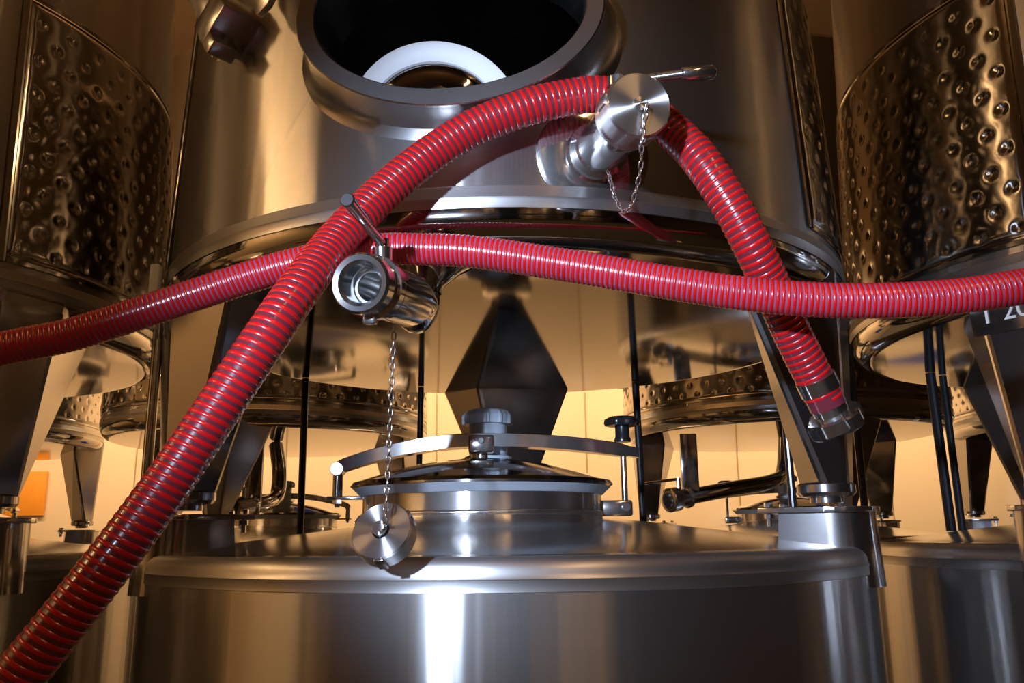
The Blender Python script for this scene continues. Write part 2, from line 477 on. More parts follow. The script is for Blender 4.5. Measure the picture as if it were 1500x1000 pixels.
def post_mesh():
    """stub post standing on the shoulder that carries one leg of the tank above"""
    mb = MB(); lo, hi = [], []
    for k in range(15):
        a = PI * k / 14; lo.append(Vector((0.072 * math.cos(a), -0.690 - 0.080 * math.sin(a), 1.50))); hi.append(Vector((0.072 * math.cos(a), -0.690 - 0.074 * math.sin(a), 1.628)))
    for x in (-0.072, -0.05, 0.05, 0.072): lo.append(Vector((x, -0.60, 1.50))); hi.append(Vector((x, -0.61, 1.628)))
    prism(mb, lo, hi, bevel=0.0)
    return mb.mesh('leg_post', M_LEG, 40)
ME_POST = post_mesh()
mb = MB(); lo, hi = [], []
for k in range(15):
    a = PI * k / 14; lo.append(Vector((0.082 * math.cos(a), -0.690 - 0.082 * math.sin(a), 1.628))); hi.append(Vector((0.082 * math.cos(a), -0.690 - 0.082 * math.sin(a), 1.638)))
for x in (-0.082, 0.082): lo.append(Vector((x, -0.575, 1.628))); hi.append(Vector((x, -0.575, 1.638)))
prism(mb, lo, hi, bevel=0.0015)
ME_PLATE = mb.mesh('post_plate', M_CHROME, 24)
mb = MB(); lathe(mb, [(0.0, 0.009), (0.007, 0.009), (0.008, 0.007), (0.008, 0.0), (0.0045, 0.0), (0.0045, -0.034), (0.0, -0.034)], 6)
lathe(mb, [(0.0085, -0.012), (0.0085, -0.02), (0.0, -0.02)], 6)
ME_BOLT = mb.mesh('bolt', M_CHROME, 24)

NECK = Vector((-0.052, -0.13, 0.0)); RN = 0.247
def lathe_at(prof, segs, mat, name, angle=35, org=NECK):
    mb = MB(); lathe(mb, prof, segs, org=org); return mb.mesh(name, mat, angle)
zn = 1.668
ME_NECK = lathe_at([(RN + 0.035, 1.598), (RN + 0.012, 1.612), (RN + 0.003, 1.626), (RN, 1.640), (RN, zn + 0.010), (RN - 0.004, zn + 0.010), (RN - 0.004, 1.60)], 120, M_BRUSH, 'manhole_neck', 50)
def weld_mesh():
    mb = MB(); vs, fs = [], []; n = 260
    for i in range(n):
        a = 2 * PI * i / n; w = 0.0014 + 0.0012 * random.random()
        for dz, dr in ((-0.004, 0), (-0.001, w), (0.002, w), (0.005, 0)):
            vs.append((NECK.x + (RN + 0.0015 + dr) * math.cos(a), NECK.y + (RN + 0.0015 + dr) * math.sin(a), 1.636 + dz))
    for i in range(n):
        for k in range(3): fs.append((i * 4 + k, i * 4 + k + 1, ((i + 1) % n) * 4 + k + 1, ((i + 1) % n) * 4 + k))
    mb.add(vs, fs); return mb.mesh('weld_bead', M_WELD, 60)
ME_NWELD = weld_mesh()
ME_SEAL = lathe_at([(RN - 0.01, zn + 0.006), (RN + 0.004, zn + 0.006), (RN + 0.020, zn + 0.021), (RN + 0.018, zn + 0.024), (RN - 0.01, zn + 0.024)], 120, M_RUBBER, 'lid_seal', 24)
ME_LID = lathe_at([(RN - 0.01, zn + 0.0235), (RN + 0.020, zn + 0.0215), (RN + 0.026, zn + 0.026), (RN + 0.022, zn + 0.033), (RN - 0.02, zn + 0.046), (RN - 0.09, zn + 0.066), (0.08, zn + 0.080), (0.03, zn + 0.085), (0.001, zn + 0.085)], 120, M_MIRROR, 'manhole_lid', 24)
zl = zn + 0.083
def vent_mesh():
    mb = MB(); lathe(mb, [(0.05, zl), (0.05, zl + 0.006), (0.040, zl + 0.010), (0.041, zl + 0.016), (0.041, zl + 0.078), (0.043, zl + 0.080), (0.043, zl + 0.09)], 48, org=NECK + Vector((0.012, 0.015, 0)))
    return mb.mesh('vent_body', M_GREY, 35)
ME_VENTB = vent_mesh()
def vent_cap_mesh():
    mb = MB(); prof = [(0.040, 0.074), (0.051, 0.075), (0.0515, 0.094), (0.047, 0.103), (0.040, 0.106), (0.0, 0.107)]
    segs = 96; vs, fs = [], []; org = NECK + Vector((0.012, 0.015, zl))
    for j, (r, h) in enumerate(prof):
        for i in range(segs):
            a = 2 * PI * i / segs; k = i % 8; rr = r + (0.0045 if (j in (1, 2) and k in (0, 1)) else 0)
            vs.append(org + Vector((rr * math.cos(a), rr * math.sin(a), h)))
    for j in range(len(prof) - 1):
        for i in range(segs): fs.append((j * segs + i, j * segs + (i + 1) % segs, (j + 1) * segs + (i + 1) % segs, (j + 1) * segs + i))
    mb.add(vs, fs); return mb.mesh('vent_cap', M_GREY, 24)
ME_VENTC = vent_cap_mesh()
AW = 0.014
def arm_mesh():
    """arched flat bar across the lid"""
    mb = MB(); xs = [-0.308 + 0.636 * k / 32 for k in range(33)]; vs, fs = [], []
    for x in xs:
        q = x / 0.305; z = zn + 0.118 - 0.052 * q * q * (1.0 if x < 0 else 0.45) ; e = 1.0 if abs(q) < 0.97 else 0.75
        for dy, dz in ((-AW, -0.013 * e), (-AW, 0.013 * e), (-AW + 0.003, 0.0145 * e), (AW - 0.003, 0.0145 * e), (AW, 0.013 * e), (AW, -0.013 * e)):
            vs.append(NECK + Vector((x, dy - 0.02 - 0.028 * (1 - q * q) * (dy < 0), z + dz)))
    for i in range(32):
        for k in range(6): fs.append((i * 6 + k, i * 6 + (k + 1) % 6, (i + 1) * 6 + (k + 1) % 6, (i + 1) * 6 + k))
    fs.append(tuple(range(6))[::-1]); fs.append(tuple(32 * 6 + k for k in range(6)))
    mb.add(vs, fs); return mb.mesh('clamp_arm', M_CHROME, 24)
ME_ARM = arm_mesh()
mb = MB(); box(mb, 0.0, -0.036, zn + 0.110, 0.052, 0.064, 0.036, Matrix.Translation(NECK), bevel=0.004)
lathe(mb, [(0.0, 0.022), (0.0055, 0.022), (0.0065, 0.020), (0.0065, 0.0)], 16, org=NECK + Vector((0.0, -0.050, zn + 0.116)), axis=(0, -1, 0))
lathe(mb, [(0.024, zn + 0.078), (0.024, zn + 0.094), (0.0, zn + 0.094)], 20, org=NECK + Vector((0.0, -0.015, 0)))
ME_SADDLE = mb.mesh('arm_saddle', M_CHROME, 24)
mb = MB()
lathe(mb, [(0.0, 0.020), (0.013, 0.020), (0.014, 0.018), (0.014, -0.018), (0.0, -0.02)], 24, org=NECK + Vector((-0.300, -0.02, zn + 0.064)), axis=(0, -1, 0))
lathe(mb, [(0.0105, 0.0), (0.0105, -0.052), (0.0, -0.052)], 20, org=NECK + Vector((-0.300, -0.02, zn + 0.060)))
lathe(mb, [(0.0055, 0.0), (0.0055, -0.074), (0.0, -0.074)], 12, org=NECK + Vector((-0.300, -0.02, zn + 0.060)))
lathe(mb, [(0.010, -0.056), (0.010, -0.066), (0.0, -0.066)], 6, org=NECK + Vector((-0.300, -0.02, zn + 0.060)))
box(mb, -0.272, -0.02, zn + 0.005, 0.094, 0.034, 0.007, Matrix.Translation(NECK), bevel=0.0015)
ME_HPOST = mb.mesh('hinge_post', M_CHROME, 24)
mb = MB()
lathe(mb, [(0.0, -0.125), (0.0065, -0.125), (0.0065, 0.01), (0.0, 0.01)], 16, org=NECK + Vector((0.296, -0.02, zn + 0.095)))
ME_SBOLT = mb.mesh('swing_bolt', M_CHROME, 24)
mb = MB()
box(mb, 0.274, -0.02, zn - 0.022, 0.072, 0.030, 0.032, Matrix.Translation(NECK), bevel=0.005)
lathe(mb, [(0.0, 0.021), (0.0085, 0.021), (0.009, 0.019), (0.009, 0.0)], 18, org=NECK + Vector((0.296, -0.02, zn - 0.020)), axis=(0, -1, 0))
ME_LUG = mb.mesh('bolt_lug', M_LEG, 24)
def knob_mesh():
    mb = MB(); org = NECK + Vector((0.296, -0.02, zn + 0.114))
    lathe(mb, [(0.0, 0.0), (0.017, 0.0), (0.018, 0.004), (0.015, 0.012), (0.015, 0.034)], 24, org=org)
    prof = [(0.016, 0.032), (0.034, 0.034), (0.036, 0.040), (0.034, 0.048), (0.026, 0.053), (0.0, 0.054)]; segs = 48; vs, fs = [], []
    for j, (r, h) in enumerate(prof):
        for i in range(segs):
            a = 2 * PI * i / segs; rr = r * (1 + (0.07 * math.cos(6 * a) if 0 < j < 4 else 0)); vs.append(org + Vector((rr * math.cos(a), rr * math.sin(a), h)))
    for j in range(len(prof) - 1):
        for i in range(segs): fs.append((j * segs + i, j * segs + (i + 1) % segs, (j + 1) * segs + (i + 1) % segs, (j + 1) * segs + i))
    mb.add(vs, fs); return mb.mesh('clamp_knob', M_BLACK, 35)
ME_KNOB = knob_mesh()
mb = MB(); box(mb, 0, 0, 0.1, 0.12, 0.12, 0.2, bevel=0.01); ME_LFOOT = mb.mesh('foot', M_LEG)

def lower_tank(loc, rz, angles=(60, 180, -60)):
    t = empty('lower_tank', loc, rz)
    link('tank_wall', ME_LBODY, t); link('rim_band', ME_LBAND, t); link('tank_roof', ME_LROOF, t)
    n = link('manhole_neck', ME_NECK, t); link('weld_bead', ME_NWELD, n); link('hinge_post', ME_HPOST, n); link('bolt_lug', ME_LUG, n)
    l = link('manhole_lid', ME_LID, t); link('lid_seal', ME_SEAL, l); link('vent_body', ME_VENTB, l); link('vent_cap', ME_VENTC, l)
    a = link('clamp_arm', ME_ARM, t); link('arm_saddle', ME_SADDLE, a); link('swing_bolt', ME_SBOLT, a); link('clamp_knob', ME_KNOB, a)
    for g in angles:
        p = link('leg_post', ME_POST, t); p.rotation_euler = (0, 0, math.radians(g))
        link('post_plate', ME_PLATE, p)
        for x in (-0.06, 0.06):
            b = link('bolt', ME_BOLT, p); b.location = (x, -0.59, 1.639)
    for g in (45, 135, 225, 315):
        f = link('foot', ME_LFOOT, t); f.location = (0.6 * math.sin(math.radians(g)), -0.6 * math.cos(math.radians(g)), 0)
    return t

# ------------------------------------------------------------------ the tanks
MAN_PHI = math.radians(-5.6); MAN_Z = 2.372; MA, MBB = 0.237, 0.158
TROT = 0.0
up_c = upper_tank(wall_mesh((MAN_PHI, MAN_Z, MA + 0.004, MBB + 0.004)), (0, 0, 0), 0.0)
tag(up_c, 'raised steel tank with open oval manway, red hose looped over its valve', 'tank', 'raised dimple-jacketed tanks')
for ch in up_c.children:
    if ch.name.startswith('dimple_jacket'): ch.rotation_euler = (0, 0, math.radians(-7.0))
ME_WALL = wall_mesh(None)
P = 1.61
up_l = upper_tank(ME_WALL, (-P, 0, 0), math.radians(5)); tag(up_l, 'raised dimpled steel tank warmly lit, its wedge leg under the low red hose end', 'tank', 'raised dimple-jacketed tanks')
up_r = upper_tank(ME_WALL, (P, 0, 0), math.radians(0)); tag(up_r, 'raised dimpled steel tank with a number plate on its wedge leg', 'tank', 'raised dimple-jacketed tanks')
lo_c = lower_tank((0, 0, 0), 0.0); tag(lo_c, 'brushed steel tank with domed clamped lid and grey vent cap', 'tank', 'lower storage tanks')
lo_l = lower_tank((-P, 0, 0), math.radians(5)); tag(lo_l, 'lower steel tank under the warmly lit dimpled tank, crossed by the red hose', 'tank', 'lower storage tanks')
lo_r = lower_tank((P, 0, 0), 0.0); tag(lo_r, 'lower steel tank under the tank with the number plate', 'tank', 'lower storage tanks')
BACK = [(-2.78, 'far left of the beige wall beyond two wedge legs'), (-1.15, ''), (1.30, ''), (2.95, '')]
YBK = 2.125
bl = ['raised dimpled tank of the back row behind the warmly lit dimpled tank', 'raised dimpled tank of the back row with hooked drain pipe, above timber batten',
      'raised dimpled tank of the back row with long straight drain pipe', 'raised dimpled tank of the back row behind the tank with number plate']
ll = ['back row lower tank beneath raised tank behind the warmly lit one', 'back row lower tank whose lid shows beside the timber batten',
      'back row lower tank whose lid shows under the long drain pipe', 'back row lower tank behind the tank with number plate']
backs = []
for i, (x, _) in enumerate(BACK):
    u = upper_tank(ME_WALL, (x, YBK, 0), PI); tag(u, bl[i], 'tank', 'back row raised tanks')
    l = lower_tank((x, YBK, 0), PI); tag(l, ll[i], 'tank', 'back row lower tanks')
    backs.append((u, l))
# row across the aisle, seen only as reflections
for i, x in enumerate((-2.5, -0.75, 1.1, 2.85)):
    l = lower_tank((x, -6.3, 0), PI); tag(l, 'lower tank in the row across the aisle', 'tank', 'tanks across the aisle')
    u = upper_tank(ME_WALL, (x, -6.3, 0), PI); tag(u, 'raised tank in the row across the aisle', 'tank', 'raised tanks across the aisle')

# ------------------------------------------------------------------ manway of the centre tank
def man_pt(t, dz, n):
    """point at lateral t, height dz, n metres out from the wall along the manway axis"""
    N = Vector((math.sin(MAN_PHI), -math.cos(MAN_PHI), 0)); T = Vector((math.cos(MAN_PHI), math.sin(MAN_PHI), 0))
    return N * n + T * t + Vector((0, 0, MAN_Z + dz))
def wall_n(t, dz):
    r = r_up(MAN_Z + dz); return math.sqrt(max(r * r - t * t, 0.01))
def oval_loft(rows, segs=96):
    """rows = [(grow, fn(t,dz)->n)]"""
    mb = MB(); vs, fs = [], []
    for g, fn in rows:
        for i in range(segs):
            a = 2 * PI * i / segs; t = (MA + g) * math.cos(a); dz = (MBB + g) * math.sin(a); vs.append(man_pt(t, dz, fn(t, dz)))
    for j in range(len(rows) - 1):
        for i in range(segs): fs.append((j * segs + i, j * segs + (i + 1) % segs, (j + 1) * segs + (i + 1) % segs, (j + 1) * segs + i))
    return mb.add(vs, fs)
FR = RU + 0.052
flat = lambda n: (lambda t, dz: n)
mixn = lambda k: (lambda t, dz: wall_n(t, dz) * (1 - k) + (FR - 0.012) * k)
collar = oval_loft([(0.034, mixn(-0.03)), (0.024, mixn(0.03)), (0.012, mixn(0.14)), (0.005, mixn(0.45)), (0.0, mixn(0.8)), (0.0, flat(FR - 0.008)), (0.0, flat(FR)),
                    (-0.002, flat(FR + 0.002)), (-0.026, flat(FR + 0.002)), (-0.028, flat(FR)), (-0.030, flat(FR - 0.05)), (-0.030, flat(RU - 0.07))]).build('manway_collar', M_COLLAR, up_c, 40)
# the oval door resting inside the opening
def door(name, mat, rows, parent):
    mb = MB(); vs, fs = [], []; segs = 72
    c = at(638, 183, 1.40); ax = Vector((-0.08, -0.87, -0.48)).normalized(); tx = Vector((1, 0, 0)); tx = (tx - ax * tx.dot(ax)).normalized(); ty = ax.cross(tx)
    for g, n in rows:
        for i in range(segs):
            a = 2 * PI * i / segs; vs.append(c + tx * (0.142 + g) * math.cos(a) + ty * (0.128 + g) * math.sin(a) + ax * n)
    for j in range(len(rows) - 1):
        for i in range(segs): fs.append((j * segs + i, j * segs + (i + 1) % segs, (j + 1) * segs + (i + 1) % segs, (j + 1) * segs + i))
    mb.add(vs, fs); return mb.build(name, mat, parent, 40)
dr = door('manway_door', M_MIRROR, [(-0.001, -0.01), (-0.001, 0.0), (-0.031, 0.002), (-0.045, 0.012), (-0.07, 0.026), (-0.10, 0.033), (-0.1275, 0.035)], up_c)
door('door_gasket', M_WHITE, [(0.002, -0.008), (0.003, 0.006), (-0.002, 0.009), (-0.028, 0.009), (-0.031, 0.006), (-0.031, 0.0)], dr)

# ------------------------------------------------------------------ door arm bracket, upper left of the centre tank
def wall_pt(phi, z, out=0.0):
    a = math.radians(phi); r = r_up(z) + out; return Vector((r * math.sin(a), -r * math.cos(a), z))
NB = Vector((math.sin(math.radians(-40)), -math.cos(math.radians(-40)), 0)); TB = Vector((math.cos(math.radians(-40)), math.sin(math.radians(-40)), 0))
ca, sa = math.cos(math.radians(36)), math.sin(math.radians(36))
X1 = TB * ca + Vector((0, 0, 1)) * sa; Z1 = Vector((0, 0, 1)) * ca - TB * sa
M1 = basis(wall_pt(-39.5, 2.485, 0.035), X1, -NB, Z1)
mb = MB(); box(mb, 0, 0, 0, 0.082, 0.075, 0.060, M1, bevel=0.003); br = mb.build('door_bracket', M_COLLAR, up_c, 24)
mb = MB(); box(mb, -0.012, 0, 0.13, 0.050, 0.045, 0.20, M1, bevel=0.004); mb.build('bracket_arm', M_COLLAR, br, 24)
mb = MB(); box(mb, -0.028, -0.012, -0.036, 0.030, 0.05, 0.05, M1, bevel=0.004); mb.build('bracket_tab', M_COLLAR, br, 24)
M2 = basis(wall_pt(-31.5, 2.525, 0.050), TB, -NB, Vector((0, 0, 1)))
lo_, hi_ = [], []
for x, z in ((0.05, 0.12), (0.05, -0.045), (0.030, -0.066), (0.0, -0.074), (-0.05, 0.0), (-0.06, 0.12)):
    lo_.append(M2 @ Vector((x, 0.006, z))); hi_.append(M2 @ Vector((x, -0.006, z)))
mb = MB(); prism(mb, lo_, hi_, bevel=0.0015); mb.build('bracket_plate', M_COLLAR, br, 24)
for x, z in ((0.026, -0.038), (0.026, 0.025)):
    b = link('bolt', ME_BOLT, br); b.matrix_local = basis(M2 @ Vector((x, -0.006, z)), TB, TB.cross(NB) * -1, NB)
b = link('bolt', ME_BOLT, br); b.matrix_local = basis(M1 @ Vector((-0.043, -0.01, -0.042)), -NB, -NB.cross(X1) * -1, -X1)

# ------------------------------------------------------------------ capped valve on the centre tank
W0 = wall_pt(11, 2.161); VE = at(937, 153, 1.085); ax = (VE - W0).normalized(); VL = (VE - W0).length
vx, vy, _ = frame(ax)
def on(h): return W0 + ax * h
mb = MB()
lathe(mb, [(0.088, -0.012), (0.088, 0.004), (0.082, 0.007), (0.045, 0.010), (0.040, 0.014)], 72, org=W0, axis=ax)
lathe(mb, [(0.040, 0.010), (0.044, 0.022), (0.044, 0.032), (0.037, 0.036), (0.036, VL - 0.075), (0.041, VL - 0.070), (0.041, VL - 0.03)], 64, org=W0, axis=ax)
vb = mb.build('outlet_valve', M_CHROME, up_c, 24)
mb = MB(); lathe(mb, [(0.041, VL - 0.052), (0.045, VL - 0.050), (0.045, VL - 0.044), (0.043, VL - 0.040), (0.0435, VL - 0.004), (0.041, VL), (0.010, VL), (0.009, VL + 0.005), (0.0, VL + 0.006)], 72)
for k in range(3):
    a = 2.1 * k + 0.9; u = vx * math.cos(a) + vy * math.sin(a); w = ax.cross(u)
    box(mb, 0.0, 0, 0, 0.006, 0.014, 0.030, basis(Vector((0.043 * math.cos(a), 0.043 * math.sin(a), VL - 0.020)), (math.cos(a), math.sin(a), 0), (-math.sin(a), math.cos(a), 0), (0, 0, 1)), bevel=0.001)
bc = mb.build('blank_cap', M_CAP, vb, 24); bc.matrix_local = basis(W0, vx, vy, ax)
mb = MB(); ring = [on(VL + 0.003) + (Vector((0.006, -0.004, -0.008)) * k / 6) for k in range(7)]
tube(mb, ring, 0.0018, 8); mb.build('cap_hook', M_CHROME, vb)
mb = MB()
S0 = on(VL * 0.60); upd = (Vector((0, 0, 1)) - ax * ax.z).normalized(); side = ax.cross(upd)
lathe(mb, [(0.012, 0.03), (0.012, 0.055), (0.017, 0.057), (0.017, 0.070), (0.0, 0.071)], 24, org=S0, axis=upd)
mb.build('valve_stem', M_CHROME, vb, 24)
H0 = S0 + upd * 0.064; H1 = at(1000, 108, 1.15); H2 = at(1046, 106, 1.16)
mb = MB(); tube(mb, [H0.lerp(H1, k / 6) for k in range(7)], 0.0066, 14)
lathe(mb, [(0.0066, -0.002), (0.0085, 0.0), (0.0098, 0.02), (0.0108, (H2 - H1).length - 0.004), (0.008, (H2 - H1).length), (0.0, (H2 - H1).length + 0.001)], 18, org=H1, axis=H2 - H1)
mb.build('valve_lever', M_CHROME, vb, 40)
chain([on(VL + 0.004) + Vector((0.006, -0.006, -0.010)), at(941, 200, 1.075), at(938, 250, 1.085), at(926, 298, 1.10), at(914, 309, 1.115), at(902, 290, 1.14), at(894, 262, 1.17), at(891, 250, 1.185)], vb)

# ------------------------------------------------------------------ open drain valve of the centre tank
A0 = at(526, 414, 1.035); B0 = at(603, 441, 1.215); dax = (A0 - B0).normalized(); DL = (A0 - B0).length
dx, dy, _ = frame(dax)
mb = MB()
lathe(mb, [(0.020, 0.0), (0.028, 0.0), (0.036, 0.004), (0.037, 0.012), (0.037, DL - 0.075), (0.039, DL - 0.072), (0.039, DL - 0.060), (0.034, DL - 0.058), (0.034, DL - 0.045)], 64, org=B0, axis=dax)
dv = mb.build('drain_valve', M_CHROME, up_c, 24)
mb = MB(); lathe(mb, [(0.037, DL - 0.052), (0.042, DL - 0.050), (0.042, DL - 0.036), (0.037, DL - 0.034), (0.037, DL - 0.024), (0.0385, DL - 0.022), (0.0385, DL - 0.004), (0.0355, DL), (0.029, DL - 0.001), (0.0245, DL - 0.006), (0.0235, DL - 0.04), (0.019, DL - 0.042), (0.019, DL - 0.17)], 64, org=B0, axis=dax)
mb.build('union_end', M_CHROME, dv, 24)
mb = MB(); lathe(mb, [(0.0225, DL - 0.0385), (0.0205, DL - 0.037), (0.019, DL - 0.0385)], 48, org=B0, axis=dax); mb.build('union_seal', M_WHITE, dv)
# drain pipe going back under the tank to the middle of its bottom
SU = Vector((-0.128, -0.630, 0))
mb = MB(); tube(mb, spline([B0 + dax * 0.03, B0 - dax * 0.03, SU + Vector((-0.006, -0.032, 1.928)), SU + Vector((0, -0.008, 1.95)), SU + Vector((0, 0, 1.975)), SU + Vector((0, 0, 2.01))], 0.008), 0.028, 24)
lathe(mb, [(0.030, 1.972), (0.034, 1.985), (0.062, 2.010), (0.09, 2.026)], 64, org=SU)
mb.build('drain_elbow', M_MIRROR, up_c, 40)
dup = (Vector((0, 0, 1)) - dax * dax.z).normalized()
ST = B0 + dax * (DL - 0.080)
mb = MB(); lathe(mb, [(0.0135, 0.026), (0.0135, 0.058), (0.010, 0.060), (0.010, 0.070), (0.0, 0.070)], 24, org=ST, axis=dup); mb.build('valve_stem', M_CHROME, dv, 24)
K0 = ST + dup * 0.064; K1 = at(508, 292, 0.985)
kd = (K1 - K0)
mb = MB(); lathe(mb, [(0.0, -0.012), (0.006, -0.011), (0.0065, 0.0), (0.0068, kd.length * 0.5), (0.0088, kd.length * 0.93), (0.0092, kd.length - 0.002), (0.0075, kd.length), (0.0, kd.length)], 24, org=K0, axis=kd)
mb.build('valve_lever', M_CHROME, dv, 24)
mb = MB(); box(mb, 0, 0, -0.042, 0.016, 0.012, 0.014, basis(B0 + dax * (DL - 0.030), dax.cross(dup), dax, dup), bevel=0.002); mb.build('union_lug', M_CHROME, dv)

# blank cap hanging on its chain
CC = at(563, 783, 1.10)
cap = empty('hanging_cap', CC); tag(cap, 'turned steel blank cap hanging on thin chain from open drain valve', 'valve cap')
cax = (Vector((-0.22, -0.84, 0.46))).normalized(); cx_, cy_, _ = frame(cax)
mb = MB(); lathe(mb, [(0.0, -0.012), (0.034, -0.012), (0.036, -0.014), (0.040, -0.012), (0.041, 0.010), (0.039, 0.013), (0.012, 0.0132), (0.012, 0.012)], 72)
cd_ = mb.build('cap_disc', M_CAP, cap, 24); cd_.matrix_local = basis((0, 0, 0), cx_, cy_, cax)
mb = MB(); lathe(mb, [(0.010, 0.010), (0.0095, 0.016), (0.0105, 0.020), (0.008, 0.023), (0.0, 0.023)], 24, axis=cax)
mb.build('cap_boss', M_CAP, cap, 24)
for k in range(3):
    a = 2.09 * k - 1.45; u = cx_ * math.cos(a) + cy_ * math.sin(a); w = cax.cross(u)
    mb = MB(); box(mb, 0, 0, 0, 0.005, 0.013, 0.024, basis(u * 0.0405, u, w, cax), bevel=0.001); mb.build('cap_lug', M_CHROME, cap)
chain([at(577, 481, 1.13), at(574, 560, 1.12), at(570, 650, 1.105), at(566, 735, 1.085), at(564, 768, 1.068)], cap, CC)

# ------------------------------------------------------------------ hoses
def hose(name, pts, r, pitch, ribw, wallmat, label):
    t = empty(name, Vector(pts[len(pts) // 2])); o = t.location.copy()
    path = [p - o for p in spline(pts, 0.006)]
    mb = MB(); tube(mb, path, r, 28, caps=True); mb.build('hose_wall', wallmat, t, 60)
    mb = MB(); helix_band(mb, path, r, pitch, ribw, 0.0008); mb.build('spiral_rib', M_RIB, t, 60)
    tag(t, label, 'hose'); return t, o, path
PA = [(-130, 1200, .83), (-60, 1105, .845), (20, 1000, .862), (100, 900, .885), (178, 800, .912), (251, 700, .945), (318, 600, .975), (385, 500, 1.005), (430, 434, 1.04), (488, 358, 1.115),
      (538, 304, 1.165), (584, 262, 1.195), (641, 219, 1.215), (700, 184, 1.222), (772, 157, 1.225), (833, 143, 1.232), (884, 139, 1.232), (942, 158, 1.226), (1002, 208, 1.20), (1034, 245, 1.178),
      (1073, 305, 1.164), (1103, 362, 1.16), (1128, 415, 1.172), (1152, 470, 1.182), (1177, 522, 1.19), (1200, 567, 1.195), (1213, 594, 1.197)]
PB = [(-140, 548, 1.10), (0, 511, 1.12), (100, 491, 1.13), (200, 460, 1.145), (300, 427, 1.16), (400, 395, 1.175), (480, 376, 1.18), (560, 365, 1.18), (620, 365, 1.178), (700, 369.5, 1.17), (840, 390, 1.15), (1000, 417, 1.115),
      (1100, 431, 1.095), (1200, 439, 1.08), (1300, 440, 1.07), (1400, 434, 1.065), (1500, 419, 1.06), (1640, 392, 1.06)]
hA, oA, pA = hose('thick_hose', [at(*p) for p in PA], 0.0262, 0.0098, 0.0072, M_WALL_HOSE, 'thick red ribbed hose looped over the capped valve, ending in a coupling')
hB, oB, pB = hose('thin_hose', [at(*p) for p in PB], 0.0222, 0.0068, 0.0056, M_WALL_HOSE_B, 'thinner red ribbed hose strung sideways across all three raised tanks')
# coupling on the end of the thick hose
E0 = pA[-1]; ed = (pA[-1] - pA[-6]).normalized(); ex, ey, _ = frame(ed)
mb = MB(); lathe(mb, [(0.0268, -0.046), (0.0284, -0.045), (0.0284, -0.024), (0.0268, -0.023)], 48, org=E0, axis=ed); mb.build('hose_clamp', M_CHROME, hA, 24)
mb = MB(); lathe(mb, [(0.022, -0.010), (0.0245, 0.0), (0.0245, 0.018), (0.020, 0.020), (0.020, 0.034)], 48, org=E0, axis=ed); cp = mb.build('coupling_tail', M_CHROME, hA, 24)
mb = MB(); segs = 96; vs_, fs_ = [], []
prof = [(0.021, 0.014), (0.034, 0.014), (0.037, 0.017), (0.037, 0.034), (0.034, 0.037), (0.022, 0.037), (0.020, 0.030), (0.0, 0.028)]
for j, (r, h) in enumerate(prof):
    for i in range(segs):
        a = 2 * PI * i / segs; k = i % 24; rr = r + (0.006 if (0 < j < 5 and k < 9) else 0.0)
        vs_.append(E0 + ed * h + (ex * math.cos(a) + ey * math.sin(a)) * rr)
for j in range(len(prof) - 1):
    for i in range(segs): fs_.append((j * segs + i, j * segs + (i + 1) % segs, (j + 1) * segs + (i + 1) % segs, (j + 1) * segs + i))
mb.add(vs_, fs_); mb.build('coupling_nut', M_CHROME, hA, 24)

# ------------------------------------------------------------------ black cables between lower roofs and raised tanks
ZU = ZB - 0.088
def cable(x, y, top, lean, label, r=0.0095, tx=0.0, ty=0.0, base=None):
    cx = min((0.0, -P, P), key=lambda q: abs(q - x))
    rr = math.hypot(x - cx, y); zb = base if base is not None else (z_roof(rr) + 0.003 if rr < RL - 0.03 else 0.05)
    ru = min(math.hypot(x + tx - cx, y + ty) / 0.6955, 1.0); top = 2.0225 - DISH * (1 - ru * ru)
    p0 = Vector((x, y, zb)); p1 = Vector((x + tx, y + ty, top))
    mb = MB(); tube(mb, spline([p0, p0.lerp(p1, 0.35) + Vector((lean, 0, 0)), p0.lerp(p1, 0.7) + Vector((lean, 0, 0)), p1], 0.03)[:-1] + [p1], r, 14)
    o = mb.build('black_cable', M_BLACK); tag(o, label, 'cable', 'black cables hung between the tanks'); return o
def ground(px, d):
    """x at forward distance d under photo column px, near eye level"""
    return CAM.x + (px - 750 - 3.3) / (FPX * math.cos(PITCH) + 270 * math.sin(PITCH)) * d
def cab_px(pxb, pxt, d, label, **k):
    x = ground(pxb, d); x2 = CAM.x + (pxt - 750) / FPX * (d * math.cos(PITCH) + 0.42 * math.sin(PITCH))
    return cable(x, CAM.y + d, 2.03, 0.0, label, tx=x2 - x, **k)
cab_px(440, 447, 2.30, 'black cable rising from the roof left of the clamped lid')
cab_px(612, 616, 2.45, 'black cable rising behind the clamped lid beside the wedge leg', r=0.0085)
cab_px(943, 930, 2.42, 'black cable rising right beside the black clamp knob', r=0.0105)
cab_px(1164, 1140, 1.86, 'black cable rising just behind the leg beside the hose coupling', r=0.0085)
cab_px(1266, 1243, 1.95, 'black cable rising past the outer side of the leg post', r=0.0085)
cab_px(1392, 1362, 2.32, 'thicker black cable of a close pair rising before the beige wall', r=0.013)
cab_px(1408, 1380, 2.36, 'thinner black cable of a close pair rising before the beige wall', r=0.010)

